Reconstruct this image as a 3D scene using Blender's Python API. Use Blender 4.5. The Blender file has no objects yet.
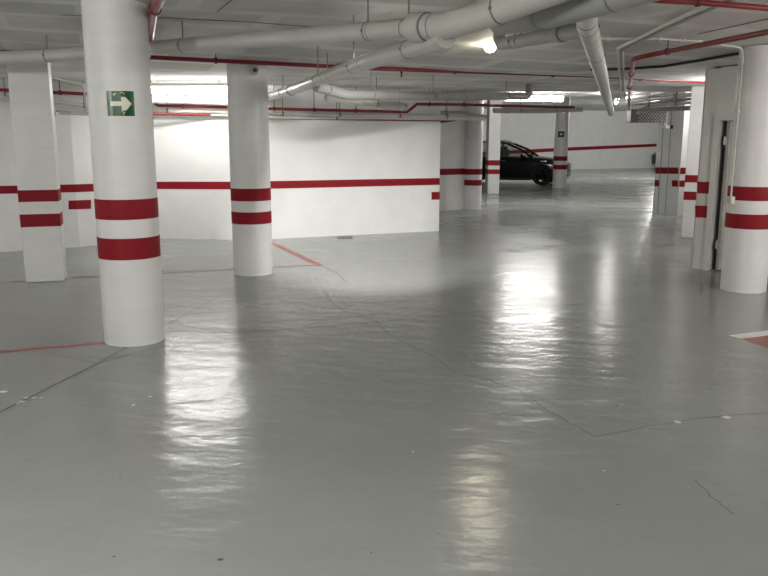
import bpy, bmesh, math, random
from mathutils import Vector, Matrix
random.seed(7)
S = bpy.context.scene
COL = S.collection
PI = math.pi

# ------------------------------------------------------------------ camera
H = 1.65
F = 777.0
K = 1.076          # depth scale of this lens
TH = math.atan((288 - 139) / F)
FW = Vector((0, math.cos(TH), -math.sin(TH)))
UP = Vector((0, math.sin(TH), math.cos(TH)))
C0 = Vector((0, 0, H))
cam = bpy.data.cameras.new('camera')
co = bpy.data.objects.new('camera', cam)
COL.objects.link(co)
co.location = C0
co.rotation_euler = (PI / 2 - TH, 0, 0)
cam.sensor_width = 36
cam.sensor_fit = 'HORIZONTAL'
cam.lens = F / 768 * 36
cam.clip_end = 200
S.camera = co


def ray(px, py):
    return FW + Vector((1, 0, 0)) * ((px - 384) / F) + UP * (-(py - 288) / F)


def P(px, py, Y):
    d = ray(px, py)
    return C0 + d * (Y / d.y)


def PD(px, py, Y):
    return P(px, py, Y * K)


def Z(px, py, z):
    d = ray(px, py)
    return C0 + d * ((z - H) / d.z)


def G(px, py):
    return Z(px, py, 0)


def W2(px, py, A, B):
    """point on the vertical plane through A and B"""
    n = Vector((-(B.y - A.y), B.x - A.x, 0))
    d = ray(px, py)
    return C0 + d * ((A - C0).dot(n) / d.dot(n))


def proj(v):
    d = v - C0
    w = d.dot(FW)
    return 384 + F * d.x / w, 288 - F * d.dot(UP) / w


def CZ(y):
    y /= K
    if y < 6.6:
        return 2.68
    if y < 9.6:
        return 2.68 - 0.18 * (y - 6.6) / 3.0
    if y < 13.6:
        return 2.5
    if y < 20.5:
        return 2.78
    return 3.18


# ------------------------------------------------------------------ materials
def new_mat(name):
    m = bpy.data.materials.new(name)
    m.use_nodes = True
    nt = m.node_tree
    return m, nt, nt.nodes['Principled BSDF']


def plain(name, col, rough=0.5, metal=0.0, var=0.06, scale=8.0, bump=0.0, spec=0.5, stretch=(1, 1, 1)):
    m, nt, b = new_mat(name)
    tc = nt.nodes.new('ShaderNodeTexCoord')
    mp = nt.nodes.new('ShaderNodeMapping')
    mp.inputs['Scale'].default_value = stretch
    nt.links.new(tc.outputs['Object'], mp.inputs['Vector'])
    n = nt.nodes.new('ShaderNodeTexNoise')
    n.inputs['Scale'].default_value = scale
    n.inputs['Detail'].default_value = 5
    nt.links.new(mp.outputs['Vector'], n.inputs['Vector'])
    r = nt.nodes.new('ShaderNodeValToRGB')
    r.color_ramp.elements[0].position = 0.3
    r.color_ramp.elements[1].position = 0.7
    r.color_ramp.elements[0].color = tuple(c * (1 - var) for c in col) + (1,)
    r.color_ramp.elements[1].color = tuple(min(1, c * (1 + var)) for c in col) + (1,)
    nt.links.new(n.outputs['Fac'], r.inputs['Fac'])
    nt.links.new(r.outputs['Color'], b.inputs['Base Color'])
    b.inputs['Roughness'].default_value = rough
    b.inputs['Metallic'].default_value = metal
    b.inputs['Specular IOR Level'].default_value = spec
    if bump:
        bp = nt.nodes.new('ShaderNodeBump')
        bp.inputs['Strength'].default_value = bump
        bp.inputs['Distance'].default_value = 0.01
        nt.links.new(n.outputs['Fac'], bp.inputs['Height'])
        nt.links.new(bp.outputs['Normal'], b.inputs['Normal'])
    return m


def emit(name, col, strength):
    m, nt, b = new_mat(name)
    b.inputs['Base Color'].default_value = (0.9, 0.9, 0.9, 1)
    b.inputs['Emission Color'].default_value = col + (1,)
    b.inputs['Emission Strength'].default_value = strength
    return m


M = {}
M['wall'] = plain('wall_paint', (0.80, 0.80, 0.79), 0.6, var=0.035, scale=3, bump=0.12)
M['wallgrey'] = plain('grey_wall_paint', (0.56, 0.55, 0.525), 0.6, var=0.035, scale=3, bump=0.12)
M['shaft'] = plain('column_paint', (0.75, 0.745, 0.735), 0.45, var=0.03, scale=3, bump=0.15, stretch=(1, 1, 5))
M['red'] = plain('band_paint', (0.235, 0.005, 0.012), 0.6, var=0.08, scale=5, bump=0.1, spec=0.25)
M['redpipe'] = plain('red_pipe_paint', (0.20, 0.014, 0.014), 0.35, var=0.1, scale=10)
M['reddark'] = plain('red_clip_paint', (0.10, 0.010, 0.012), 0.45)
M['pvc'] = plain('grey_white_plastic', (0.50, 0.487, 0.455), 0.38, var=0.05, scale=4)
M['pvcgrey'] = plain('grey_plastic', (0.33, 0.33, 0.315), 0.45, var=0.06, scale=4)
M['conduit'] = plain('conduit_plastic', (0.62, 0.61, 0.57), 0.4)
M['conduitgrey'] = plain('grey_conduit', (0.36, 0.36, 0.35), 0.4)
M['dark'] = plain('dark_metal', (0.03, 0.03, 0.03), 0.5)
M['ring'] = plain('joint_ring', (0.20, 0.195, 0.18), 0.5)
M['steel'] = plain('galvanised_steel', (0.42, 0.42, 0.42), 0.4, metal=0.6)
M['tray'] = plain('tray_metal', (0.14, 0.14, 0.135), 0.5, metal=0.3)
M['lampwhite'] = plain('lamp_housing', (0.8, 0.8, 0.8), 0.4)
M['tube'] = emit('fluorescent_tube', (1.0, 0.98, 0.93), 32)
M['tubefar'] = emit('fluorescent_tube_far', (1.0, 0.98, 0.94), 45)
M['tubethin'] = emit('fluorescent_tube_thin', (1.0, 0.97, 0.92), 70)
M['globe'] = emit('warm_globe', (1.0, 0.90, 0.66), 75)
M['door'] = plain('door_leaf_paint', (0.42, 0.41, 0.38), 0.5)
M['green'] = plain('sign_green', (0.008, 0.085, 0.035), 0.3, var=0.1)
M['cream'] = plain('sign_cream', (0.80, 0.78, 0.62), 0.35, var=0.03)
M['black'] = plain('sign_black', (0.012, 0.012, 0.012), 0.4)
M['carpaint'] = plain('car_paint', (0.008, 0.008, 0.009), 0.18, var=0.02)
M['trim'] = plain('black_trim', (0.012, 0.012, 0.012), 0.6)
M['rubber'] = plain('tyre_rubber', (0.010, 0.010, 0.010), 0.8)
M['alloy'] = plain('alloy_wheel', (0.012, 0.012, 0.013), 0.35, metal=0.8)
M['chrome'] = plain('chrome', (0.65, 0.65, 0.65), 0.12, metal=1.0, var=0.01)
M['interior'] = plain('car_interior', (0.02, 0.02, 0.02), 0.8)
M['headlight'] = plain('headlight_lens', (0.75, 0.77, 0.8), 0.1)
M['joint'] = plain('joint_line', (0.045, 0.045, 0.044), 0.6)
M['crack'] = plain('crack_line', (0.06, 0.06, 0.058), 0.7)
M['chip'] = plain('paint_chip', (0.55, 0.55, 0.53), 0.6)
M['bayred'] = plain('bay_line_red', (0.36, 0.075, 0.055), 0.35, var=0.2, scale=12)
M['baywhite'] = plain('bay_line_white', (0.70, 0.70, 0.66), 0.35, var=0.08, scale=12)
M['bayfaded'] = plain('bay_line_faded', (0.30, 0.13, 0.11), 0.3, var=0.2, scale=9)
M['patchred'] = plain('bay_red_fill', (0.28, 0.075, 0.06), 0.3, var=0.12, scale=9)

# car glass
m, nt, b = new_mat('car_glass')
tr = nt.nodes.new('ShaderNodeBsdfTransparent')
tr.inputs['Color'].default_value = (0.85, 0.87, 0.87, 1)
gl = nt.nodes.new('ShaderNodeBsdfGlossy')
gl.inputs['Roughness'].default_value = 0.03
mx = nt.nodes.new('ShaderNodeMixShader')
mx.inputs['Fac'].default_value = 0.08
nt.links.new(tr.outputs[0], mx.inputs[1])
nt.links.new(gl.outputs[0], mx.inputs[2])
nt.links.new(mx.outputs[0], nt.nodes['Material Output'].inputs['Surface'])
M['glass'] = m

# floor: grey epoxy, glossy, slightly wavy
m, nt, b = new_mat('epoxy_floor')
tc = nt.nodes.new('ShaderNodeTexCoord')
n1 = nt.nodes.new('ShaderNodeTexNoise')
n1.inputs['Scale'].default_value = 0.55
n1.inputs['Detail'].default_value = 6
n1.inputs['Roughness'].default_value = 0.6
nt.links.new(tc.outputs['Object'], n1.inputs['Vector'])
r = nt.nodes.new('ShaderNodeValToRGB')
r.color_ramp.elements[0].position = 0.3
r.color_ramp.elements[1].position = 0.72
r.color_ramp.elements[0].color = (0.250, 0.261, 0.253, 1)
r.color_ramp.elements[1].color = (0.288, 0.299, 0.290, 1)
nt.links.new(n1.outputs['Fac'], r.inputs['Fac'])
# fine dirt specks
n4 = nt.nodes.new('ShaderNodeTexNoise')
n4.inputs['Scale'].default_value = 22
n4.inputs['Detail'].default_value = 3
nt.links.new(tc.outputs['Object'], n4.inputs['Vector'])
r4 = nt.nodes.new('ShaderNodeValToRGB')
r4.color_ramp.elements[0].position = 0.25
r4.color_ramp.elements[1].position = 0.40
r4.color_ramp.elements[0].color = (0.93, 0.93, 0.925, 1)
r4.color_ramp.elements[1].color = (1, 1, 1, 1)
nt.links.new(n4.outputs['Fac'], r4.inputs['Fac'])
mm = nt.nodes.new('ShaderNodeMix')
mm.data_type = 'RGBA'
mm.blend_type = 'MULTIPLY'
mm.inputs['Factor'].default_value = 1
nt.links.new(r.outputs['Color'], mm.inputs['A'])
nt.links.new(r4.outputs['Color'], mm.inputs['B'])
nt.links.new(mm.outputs['Result'], b.inputs['Base Color'])
n2 = nt.nodes.new('ShaderNodeTexNoise')
n2.inputs['Scale'].default_value = 1.1
n2.inputs['Detail'].default_value = 4
nt.links.new(tc.outputs['Object'], n2.inputs['Vector'])
mr = nt.nodes.new('ShaderNodeMapRange')
mr.inputs['From Min'].default_value = 0.3
mr.inputs['From Max'].default_value = 0.7
mr.inputs['To Min'].default_value = 0.17
mr.inputs['To Max'].default_value = 0.27
nt.links.new(n2.outputs['Fac'], mr.inputs['Value'])
nt.links.new(mr.outputs['Result'], b.inputs['Roughness'])
mp = nt.nodes.new('ShaderNodeMapping')
mp.inputs['Scale'].default_value = (1.0, 1.9, 1.0)
mp.inputs['Rotation'].default_value = (0, 0, 0.25)
nt.links.new(tc.outputs['Object'], mp.inputs['Vector'])
n3 = nt.nodes.new('ShaderNodeTexNoise')
n3.inputs['Scale'].default_value = 2.2
n3.inputs['Detail'].default_value = 2
n3.inputs['Roughness'].default_value = 0.55
n3.inputs['Distortion'].default_value = 0.2
nt.links.new(mp.outputs['Vector'], n3.inputs['Vector'])
bp = nt.nodes.new('ShaderNodeBump')
bp.inputs['Strength'].default_value = 0.50
bp.inputs['Distance'].default_value = 0.02
nt.links.new(n3.outputs['Fac'], bp.inputs['Height'])
n5 = nt.nodes.new('ShaderNodeTexNoise')
n5.inputs['Scale'].default_value = 13
n5.inputs['Detail'].default_value = 4
nt.links.new(mp.outputs['Vector'], n5.inputs['Vector'])
bp2 = nt.nodes.new('ShaderNodeBump')
bp2.inputs['Strength'].default_value = 0.30
bp2.inputs['Distance'].default_value = 0.006
nt.links.new(n5.outputs['Fac'], bp2.inputs['Height'])
nt.links.new(bp.outputs['Normal'], bp2.inputs['Normal'])
nt.links.new(bp2.outputs['Normal'], b.inputs['Normal'])
b.inputs['IOR'].default_value = 1.5
M['floor'] = m

# ceiling: cast concrete with rectangular formwork panels
m, nt, b = new_mat('ceiling_concrete')
tc = nt.nodes.new('ShaderNodeTexCoord')
mp = nt.nodes.new('ShaderNodeMapping')
mp.inputs['Rotation'].default_value = (0, 0, -0.35)
nt.links.new(tc.outputs['Object'], mp.inputs['Vector'])
br = nt.nodes.new('ShaderNodeTexBrick')
br.inputs['Color1'].default_value = (0.70, 0.695, 0.67, 1)
br.inputs['Color2'].default_value = (0.54, 0.54, 0.52, 1)
br.inputs['Mortar'].default_value = (0.74, 0.735, 0.71, 1)
br.inputs['Scale'].default_value = 1.0
br.inputs['Mortar Size'].default_value = 0.10
br.inputs['Mortar Smooth'].default_value = 0.3
br.inputs['Brick Width'].default_value = 1.5
br.inputs['Row Height'].default_value = 0.75
nt.links.new(mp.outputs['Vector'], br.inputs['Vector'])
n = nt.nodes.new('ShaderNodeTexNoise')
n.inputs['Scale'].default_value = 1.3
n.inputs['Detail'].default_value = 7
nt.links.new(tc.outputs['Object'], n.inputs['Vector'])
r = nt.nodes.new('ShaderNodeValToRGB')
r.color_ramp.elements[0].position = 0.3
r.color_ramp.elements[1].position = 0.65
r.color_ramp.elements[0].color = (0.80, 0.80, 0.80, 1)
r.color_ramp.elements[1].color = (1.1, 1.1, 1.1, 1)
nt.links.new(n.outputs['Fac'], r.inputs['Fac'])
mm = nt.nodes.new('ShaderNodeMix')
mm.data_type = 'RGBA'
mm.blend_type = 'MULTIPLY'
mm.inputs['Factor'].default_value = 1
nt.links.new(br.outputs['Color'], mm.inputs['A'])
nt.links.new(r.outputs['Color'], mm.inputs['B'])
nt.links.new(mm.outputs['Result'], b.inputs['Base Color'])
b.inputs['Roughness'].default_value = 0.75
M['ceiling'] = m


# ------------------------------------------------------------------ mesh helpers
WL = {}


def mk(name, bm, mat, parent=None, smooth=False, loc=None):
    """link bm (in world coordinates) as one mesh object"""
    me = bpy.data.meshes.new(name)
    bmesh.ops.remove_doubles(bm, verts=bm.verts, dist=1e-6)
    bmesh.ops.recalc_face_normals(bm, faces=bm.faces)
    if parent is None:
        if loc is None:
            xs = [v.co for v in bm.verts]
            loc = Vector((sum(v.x for v in xs) / len(xs), sum(v.y for v in xs) / len(xs), min(v.z for v in xs)))
    else:
        loc = WL[parent.name]
    bmesh.ops.translate(bm, verts=bm.verts, vec=-loc)
    bm.to_mesh(me)
    bm.free()
    me.materials.append(mat)
    if smooth:
        for p in me.polygons:
            p.use_smooth = True
        try:
            me.set_sharp_from_angle(angle=math.radians(40))
        except Exception:
            pass
    o = bpy.data.objects.new(name, me)
    COL.objects.link(o)
    if parent is None:
        o.location = loc
    else:
        o.parent = parent
    WL[o.name] = loc
    return o


def empty(name, loc):
    o = bpy.data.objects.new(name, None)
    COL.objects.link(o)
    o.location = loc
    o.empty_display_size = 0.1
    WL[o.name] = Vector(loc)
    return o


def tag(o, label, cat, group=None):
    o['label'] = label
    o['category'] = cat
    if group:
        o['group'] = group
    return o


def struct(o):
    o['kind'] = 'structure'
    return o


def box(bm, c, sx, sy, sz, rz=0.0, bevel=0.0):
    mat = Matrix.Translation(c) @ Matrix.Rotation(rz, 4, 'Z') @ Matrix.Diagonal((sx, sy, sz, 1))
    r = bmesh.ops.create_cube(bm, size=1, matrix=mat)
    if bevel:
        es = list({e for v in r['verts'] for e in v.link_edges})
        bmesh.ops.bevel(bm, geom=es, offset=bevel, segments=2, profile=0.5, affect='EDGES')


def prism(bm, pts, z0, z1):
    """vertical prism over a plan polygon; z0/z1 numbers or per-vertex lists"""
    n = len(pts)
    a = z0 if isinstance(z0, (list, tuple)) else [z0] * n
    c = z1 if isinstance(z1, (list, tuple)) else [z1] * n
    lo = [bm.verts.new((p[0], p[1], a[i])) for i, p in enumerate(pts)]
    hi = [bm.verts.new((p[0], p[1], c[i])) for i, p in enumerate(pts)]
    bm.faces.new(lo[::-1])
    bm.faces.new(hi)
    for i in range(n):
        j = (i + 1) % n
        bm.faces.new((lo[i], lo[j], hi[j], hi[i]))


def lathe(bm, c, prof, n=64):
    """prof = [(r, z)...] turned about the vertical through c"""
    rings = []
    for (r, z) in prof:
        rings.append([bm.verts.new((c[0] + r * math.cos(2 * PI * k / n), c[1] + r * math.sin(2 * PI * k / n), z)) for k in range(n)])
    for a, b_ in zip(rings, rings[1:]):
        for k in range(n):
            j = (k + 1) % n
            bm.faces.new((a[k], a[j], b_[j], b_[k]))
    bm.faces.new(rings[0][::-1])
    bm.faces.new(rings[-1])


def fillet(pts, r):
    if r <= 0 or len(pts) < 3:
        return [Vector(p) for p in pts]
    out = [Vector(pts[0])]
    for i in range(1, len(pts) - 1):
        p = Vector(pts[i])
        a = (Vector(pts[i - 1]) - p)
        c = (Vector(pts[i + 1]) - p)
        la, lc = a.length, c.length
        a.normalize()
        c.normalize()
        ang = a.angle(c)
        if ang > PI - 0.03:
            out.append(p)
            continue
        t = min(r / math.tan(ang / 2), la * 0.45, lc * 0.45)
        s, e = p + a * t, p + c * t
        for k in range(7):
            u = k / 6
            out.append(s * (1 - u) ** 2 + p * 2 * u * (1 - u) + e * u * u)
    out.append(Vector(pts[-1]))
    return out


def sweep(bm, path, r, n=18, cap=True):
    path = [Vector(p) for p in path]
    t0 = (path[1] - path[0]).normalized()
    up = Vector((0, 0, 1)) if abs(t0.z) < 0.9 else Vector((1, 0, 0))
    u = t0.cross(up).normalized()
    rings = []
    for i, p in enumerate(path):
        if i == 0:
            t = t0
        elif i == len(path) - 1:
            t = (path[i] - path[i - 1]).normalized()
        else:
            t = ((path[i] - path[i - 1]).normalized() + (path[i + 1] - path[i]).normalized()).normalized()
        u = (u - t * u.dot(t)).normalized()
        v = t.cross(u)
        rr = r[i] if isinstance(r, (list, tuple)) else r
        rings.append([bm.verts.new(p + (u * math.cos(2 * PI * k / n) + v * math.sin(2 * PI * k / n)) * rr) for k in range(n)])
    for a, b_ in zip(rings, rings[1:]):
        for k in range(n):
            j = (k + 1) % n
            bm.faces.new((a[k], a[j], b_[j], b_[k]))
    if cap:
        bm.faces.new(rings[0][::-1])
        bm.faces.new(rings[-1])


def locate(path, px=None, py=None, frac=None):
    """point and direction on a path: nearest to an image column/row, or by fraction of length"""
    segs = list(zip(path, path[1:]))
    L = sum((b_ - a).length for a, b_ in segs)
    best = None
    acc = 0
    for a, b_ in segs:
        l = (b_ - a).length
        k = max(2, int(l / 0.02))
        for i in range(k + 1):
            p = a.lerp(b_, i / k)
            if frac is not None:
                e = abs((acc + l * i / k) / L - frac)
            else:
                if p.y < 0.5:
                    continue
                q = proj(p)
                e = abs(q[0] - px) if px is not None else abs(q[1] - py)
            if best is None or e < best[0]:
                best = (e, p.copy(), (b_ - a).normalized())
        acc += l
    return best[1], best[2]


def pipe(name, pts, dia, mat, label, cat='pipe', group=None, fr=0.0, collars=(), rings=(), hangers=(), hmat=None, n=18, sprk=(), ext=(0, 0)):
    # ext: metres the pipe runs on level beyond its first / last point
    pts = [Vector(p) for p in pts]
    for k, (i, j) in enumerate(((0, 1), (-1, -2))):
        if ext[k]:
            d = pts[i] - pts[j]
            d.z = 0
            q = pts[i] + d.normalized() * ext[k]
            pts = [q] + pts if k == 0 else pts + [q]
    path = fillet(pts, fr)
    bm = bmesh.new()
    sweep(bm, path, dia / 2, n)
    o = mk(name, bm, mat, smooth=True, loc=path[len(path) // 2])
    tag(o, label, cat, group)

    def spec(s):
        if isinstance(s, tuple):
            return locate(path, py=s[1])
        return locate(path, px=s)
    for s in collars:
        p, d = spec(s)
        bm = bmesh.new()
        L = dia * 0.42
        sweep(bm, [p - d * L, p - d * (L * 0.92), p + d * (L * 0.92), p + d * L],
              [dia * 0.53, dia * 0.575, dia * 0.575, dia * 0.53], n)
        c = mk('collar', bm, mat, o, True)
        bm = bmesh.new()
        sweep(bm, [p + d * (L * 1.0), p + d * (L * 1.0 + 0.010)], dia * 0.555, n)
        mk('joint_ring', bm, M['ring'], c, True)
    for s in rings:
        p, d = spec(s)
        bm = bmesh.new()
        sweep(bm, [p - d * 0.005, p + d * 0.005], dia * 0.506, n)
        mk('joint_ring', bm, M['ring'], o, True)
    for s in hangers:
        p, d = spec(s)
        bm = bmesh.new()
        w = 0.014 if dia < 0.09 else 0.006
        sweep(bm, [p - d * w, p + d * w], dia * 0.5 + (0.010 if dia < 0.09 else 0.0025), n)
        top = CZ(p.y) - 0.002
        if top - p.z > dia * 0.5 + 0.01:
            rr = 0.006
            sweep(bm, [Vector((p.x, p.y, p.z + dia * 0.48)), Vector((p.x, p.y, top))], rr, 8)
        if dia >= 0.09:
            side = d.cross(Vector((0, 0, 1))).normalized()
            if side.y > 0:
                side = -side
            q = p + side * (dia * 0.5)
            bmesh.ops.create_uvsphere(bm, u_segments=10, v_segments=6, radius=0.013, matrix=Matrix.Translation(q))
        mk('hanger', bm, hmat or M['ring'], o, True)
    for s in sprk:
        p, d = spec(s)
        bm = bmesh.new()
        sweep(bm, [p, p - Vector((0, 0, dia * 0.5 + 0.035))], 0.014, 10)
        sweep(bm, [p - Vector((0, 0, dia * 0.5 + 0.035)), p - Vector((0, 0, dia * 0.5 + 0.06))], 0.008, 10)
        sweep(bm, [p - Vector((0, 0, dia * 0.5 + 0.06)), p - Vector((0, 0, dia * 0.5 + 0.066))], 0.022, 12)
        mk('sprinkler_head', bm, M['dark'], o, True)
    return o


def ribbon(bm, pts, w, z):
    """flat strip along floor points with width w"""
    pts = [Vector((p[0], p[1], 0)) for p in pts]
    L = []
    for i, p in enumerate(pts):
        a = pts[max(0, i - 1)]
        b_ = pts[min(len(pts) - 1, i + 1)]
        d = (b_ - a).normalized()
        s = Vector((-d.y, d.x, 0)) * (w / 2)
        L.append((bm.verts.new((p.x + s.x, p.y + s.y, z)), bm.verts.new((p.x - s.x, p.y - s.y, z))))
    for a, b_ in zip(L, L[1:]):
        bm.faces.new((a[0], b_[0], b_[1], a[1]))


# ------------------------------------------------------------------ the setting
XL, XR = -7.6, 7.6
# floor
bm = bmesh.new()
box(bm, Vector((4, 21.7, -0.1)), 34, 56, 0.2)
floor = struct(mk('floor', bm, M['floor'], loc=Vector((0, 0, 0))))


def mark(name, pxs, w, mat, z=0.0012):
    bm = bmesh.new()
    ribbon(bm, [G(*q) for q in pxs], w, z)
    return mk(name, bm, mat, floor)


def jag(pts, amp, n=6):
    out = []
    for a, b_ in zip(pts, pts[1:]):
        for i in range(n):
            t = i / n
            out.append((a[0] + (b_[0] - a[0]) * t + random.uniform(-amp, amp), a[1] + (b_[1] - a[1]) * t + random.uniform(-amp, amp) * 0.6))
    out.append(pts[-1])
    return out


mark('expansion_joint', [(-30, 426), (0, 412), (97, 364), (165, 325.5), (240, 285), (262, 273)], 0.012, M['joint'])
mark('expansion_joint', [(97, 364), (130, 354), (168, 345)], 0.008, M['joint'])
mark('expansion_joint', [(97, 364), (70, 357.5), (45, 352)], 0.008, M['joint'])
mark('expansion_joint', [(169, 323), (200, 328.5), (232, 333), (300, 328.5), (378, 322), (480, 312), (600, 302.5), (640, 299)], 0.011, M['joint'])
mark('expansion_joint', [(701, 294), (702, 285), (703, 283)], 0.012, M['joint'])
mark('expansion_joint', [(671, 239), (674, 233), (690, 233)], 0.018, M['joint'])
mark('crack', jag([(322, 290), (335, 305), (345, 311), (378, 322), (388, 334), (410, 345), (425, 352), (442, 362), (452, 372), (480, 378), (520, 390), (545, 408), (572, 424), (596, 437)], 0.9, 4), 0.0065, M['crack'])
mark('crack', jag([(596, 437), (650, 426), (690, 420), (745, 414), (790, 413)], 1.0, 5), 0.006, M['crack'])
mark('crack', jag([(695, 480), (715, 500), (735, 515)], 1.0, 5), 0.005, M['crack'])
mark('crack', jag([(325, 268), (336, 272), (345, 281)], 0.6, 3), 0.010, M['crack'])
mark('bay_line', [(-60, 358), (0, 352), (60, 346.5), (107, 342.5)], 0.075, M['bayred'], 0.0020)
mark('bay_line', [(-40, 286), (0, 282.5), (60, 278.5), (160, 273), (232, 269.5), (319, 265)], 0.055, M['bayfaded'], 0.0020)
mark('bay_line', [(268, 241), (290, 251.5), (320, 265.5)], 0.10, M['bayred'], 0.0024)
bm = bmesh.new()
q = [G(728, 335.5), G(1000, 302.6), G(1000, 309), G(741, 338.8)]
bm.faces.new([bm.verts.new((v.x, v.y, 0.002)) for v in q])
mk('bay_line', bm, M['baywhite'], floor)
bm = bmesh.new()
q = [G(741, 338.8), G(1000, 309), G(1160, 352), G(900, 393.5)]
bm.faces.new([bm.verts.new((v.x, v.y, 0.0016)) for v in q])
mk('bay_patch', bm, M['patchred'], floor)
for (cx, cy, w) in [(4, 392, 9), (26, 398, 5), (22, 402, 8), (34, 398, 6), (41, 398, 4), (18, 404, 4), (133, 405.5, 5), (150, 397, 4), (678, 422.5, 8), (726, 417.5, 10),
                    (604, 471, 3), (413, 452, 3)]:
    bm = bmesh.new()
    k = 9
    c = G(cx, cy)
    sc = (c - C0).length / F
    bm.faces.new([bm.verts.new((c.x + math.cos(2 * PI * i / k) * w * 0.5 * sc * random.uniform(0.6, 1.1),
                                c.y + math.sin(2 * PI * i / k) * w * 0.45 * sc * random.uniform(0.6, 1.1), 0.0026)) for i in range(k)])
    mk('paint_chip', bm, M['chip'], floor)
for (cx, cy, w) in [(114, 557, 4), (221, 560, 7), (371, 553, 3), (617, 406, 5), (438, 534, 3), (120, 478, 3), (618, 505, 4)]:
    bm = bmesh.new()
    k = 8
    c = G(cx, cy)
    sc = (c - C0).length / F
    bm.faces.new([bm.verts.new((c.x + math.cos(2 * PI * i / k) * w * 0.5 * sc * random.uniform(0.6, 1.1),
                                c.y + math.sin(2 * PI * i / k) * w * 0.4 * sc * random.uniform(0.6, 1.1), 0.0026)) for i in range(k)])
    mk('dirt_spot', bm, M['joint'], floor)
bm = bmesh.new()
c = G(345, 237.8)
box(bm, Vector((c.x, c.y, 0.006)), 0.26, 0.22, 0.012, 0.1)
mk('drain_cover', bm, M['tray'], floor)

# ceiling (profile along the depth, extruded sideways)
bm = bmesh.new()
prof = [(y * K, z) for y, z in ((-6, 2.68), (6.6, 2.68), (9.6, 2.50), (13.6, 2.50), (13.6, 2.78), (20.5, 2.78), (20.5, 3.18), (46, 3.18))]
x0, x1 = -13, 21
top = 3.6
a = [bm.verts.new((x0, y, z)) for y, z in prof] + [bm.verts.new((x0, 46 * K, top)), bm.verts.new((x0, -6 * K, top))]
c = [bm.verts.new((x1, y, z)) for y, z in prof] + [bm.verts.new((x1, 46 * K, top)), bm.verts.new((x1, -6 * K, top))]
bm.faces.new(a)
bm.faces.new(c[::-1])
for i in range(len(a)):
    j = (i + 1) % len(a)
    bm.faces.new((a[i], c[i], c[j], a[j]))
ceiling = struct(mk('ceiling', bm, M['ceiling'], loc=Vector((0, 0, 0))))
# formwork joint lines on the ceiling
for pts in ([(60, 15), (156, 17.5), (248, 22), (307, 26.5), (372, 30)], [(217, 12), (232, 0), (240, -6)], [(698, 34), (768, 19)]):
    bm = bmesh.new()
    q = []
    for (px, py) in pts:
        lo = 5
        for k in range(30):
            v = Z(px, py, 2.68)
            zz = CZ(v.y)
            for _ in range(8):
                v = Z(px, py, zz - 0.004)
                zz = CZ(v.y)
        q.append(v)
    sweep(bm, q, 0.004, 6)
    mk('joint_line', bm, M['ring'], ceiling)

# rear wall of the bays (left to centre): a polyline in plan
wp = [G(-70, 257), G(80, 247), G(160, 238.3), G(245, 240.3), G(439, 231)]
bk = [Vector((p.x, p.y, 0)) for p in wp]
TT = 2.49


def poly_wall(name, pts, th, zt, mat=None):
    """a wall along plan points, th thick away from the camera side (to the left of travel when walking in +x)"""
    off = []
    for i, p in enumerate(pts):
        a = pts[max(0, i - 1)]
        b_ = pts[min(len(pts) - 1, i + 1)]
        d = Vector((b_.x - a.x, b_.y - a.y, 0)).normalized()
        off.append(Vector((p.x - d.y * th, p.y + d.x * th, 0)))
    bm = bmesh.new()
    for i in range(len(pts) - 1):
        prism(bm, [pts[i], pts[i + 1], off[i + 1], off[i]], 0, zt)
    return struct(mk(name, bm, mat or M['wall'], loc=Vector((pts[0].x, pts[0].y, 0))))


wall_rear = poly_wall('wall_rear', bk, 0.22, 2.50)


def stripe(parent, segs, name='painted_stripe', off=0.004, mat=None):
    """segs: list of (A, B, [(px, ytop, ybot) at A side, same at B side]) on vertical planes"""
    bm = bmesh.new()
    for A, B, p, q in segs:
        n = Vector((B.y - A.y, -(B.x - A.x), 0)).normalized()
        if n.dot(C0 - A) < 0:
            n = -n
        v = [W2(p[0], p[1], A, B), W2(q[0], q[1], A, B), W2(q[0], q[2], A, B), W2(p[0], p[2], A, B)]
        v = [bm.verts.new(k + n * off) for k in v]
        w = [bm.verts.new(k.co - n * (off + 0.01)) for k in v]
        bm.faces.new(v)
        bm.faces.new(w[::-1])
        for i in range(4):
            j = (i + 1) % 4
            bm.faces.new((v[i], w[i], w[j], v[j]))
    return mk(name, bm, mat or M['red'], parent)


KX = [proj(Vector((p.x, p.y, 0.9)))[0] for p in bk]      # image column of each wall corner at stripe height
stripe(wall_rear, [(bk[0], bk[1], (KX[0], 187.5, 195.5), (KX[1], 184.3, 192.2)),
                   (bk[1], bk[2], (KX[1], 184.3, 192.2), (KX[2], 181.7, 189.0)),
                   (bk[2], bk[3], (KX[2], 181.7, 189.0), (KX[3], 181.6, 189.4)),
                   (bk[3], bk[4], (KX[3], 181.6, 189.4), (KX[4], 178, 184.8))])
stripe(wall_rear, [(bk[0], bk[1], (68.5, 200.5, 209.5), (KX[1] + 0.3, 200.3, 209.3)), (bk[1], bk[2], (KX[1] + 0.3, 200.3, 209.3), (91, 199.8, 208.8))], 'painted_dash')
stripe(wall_rear, [(bk[3], bk[4], (431.5, 192, 199.7), (KX[4], 191.8, 199.5))], 'painted_dash')

# recessed dark wall behind the end of the rear wall
dA, dB = G(425, 212.2), G(469, 208.8)
d_ = (dB - dA).normalized()
dA2 = dA - d_ * 13.0
wall_recess = poly_wall('wall_recess', [Vector((dA2.x, dA2.y, 0)), Vector((dB.x, dB.y, 0))], 0.22, 2.775)
stripe(wall_recess, [(dA, dB, (428, 169.2, 175.4), (468.8, 168.2, 174.4))])
stripe(wall_recess, [(dA, dB, (430, 119.8, 124.5), (456, 119.6, 121))], 'painted_dash')

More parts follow.
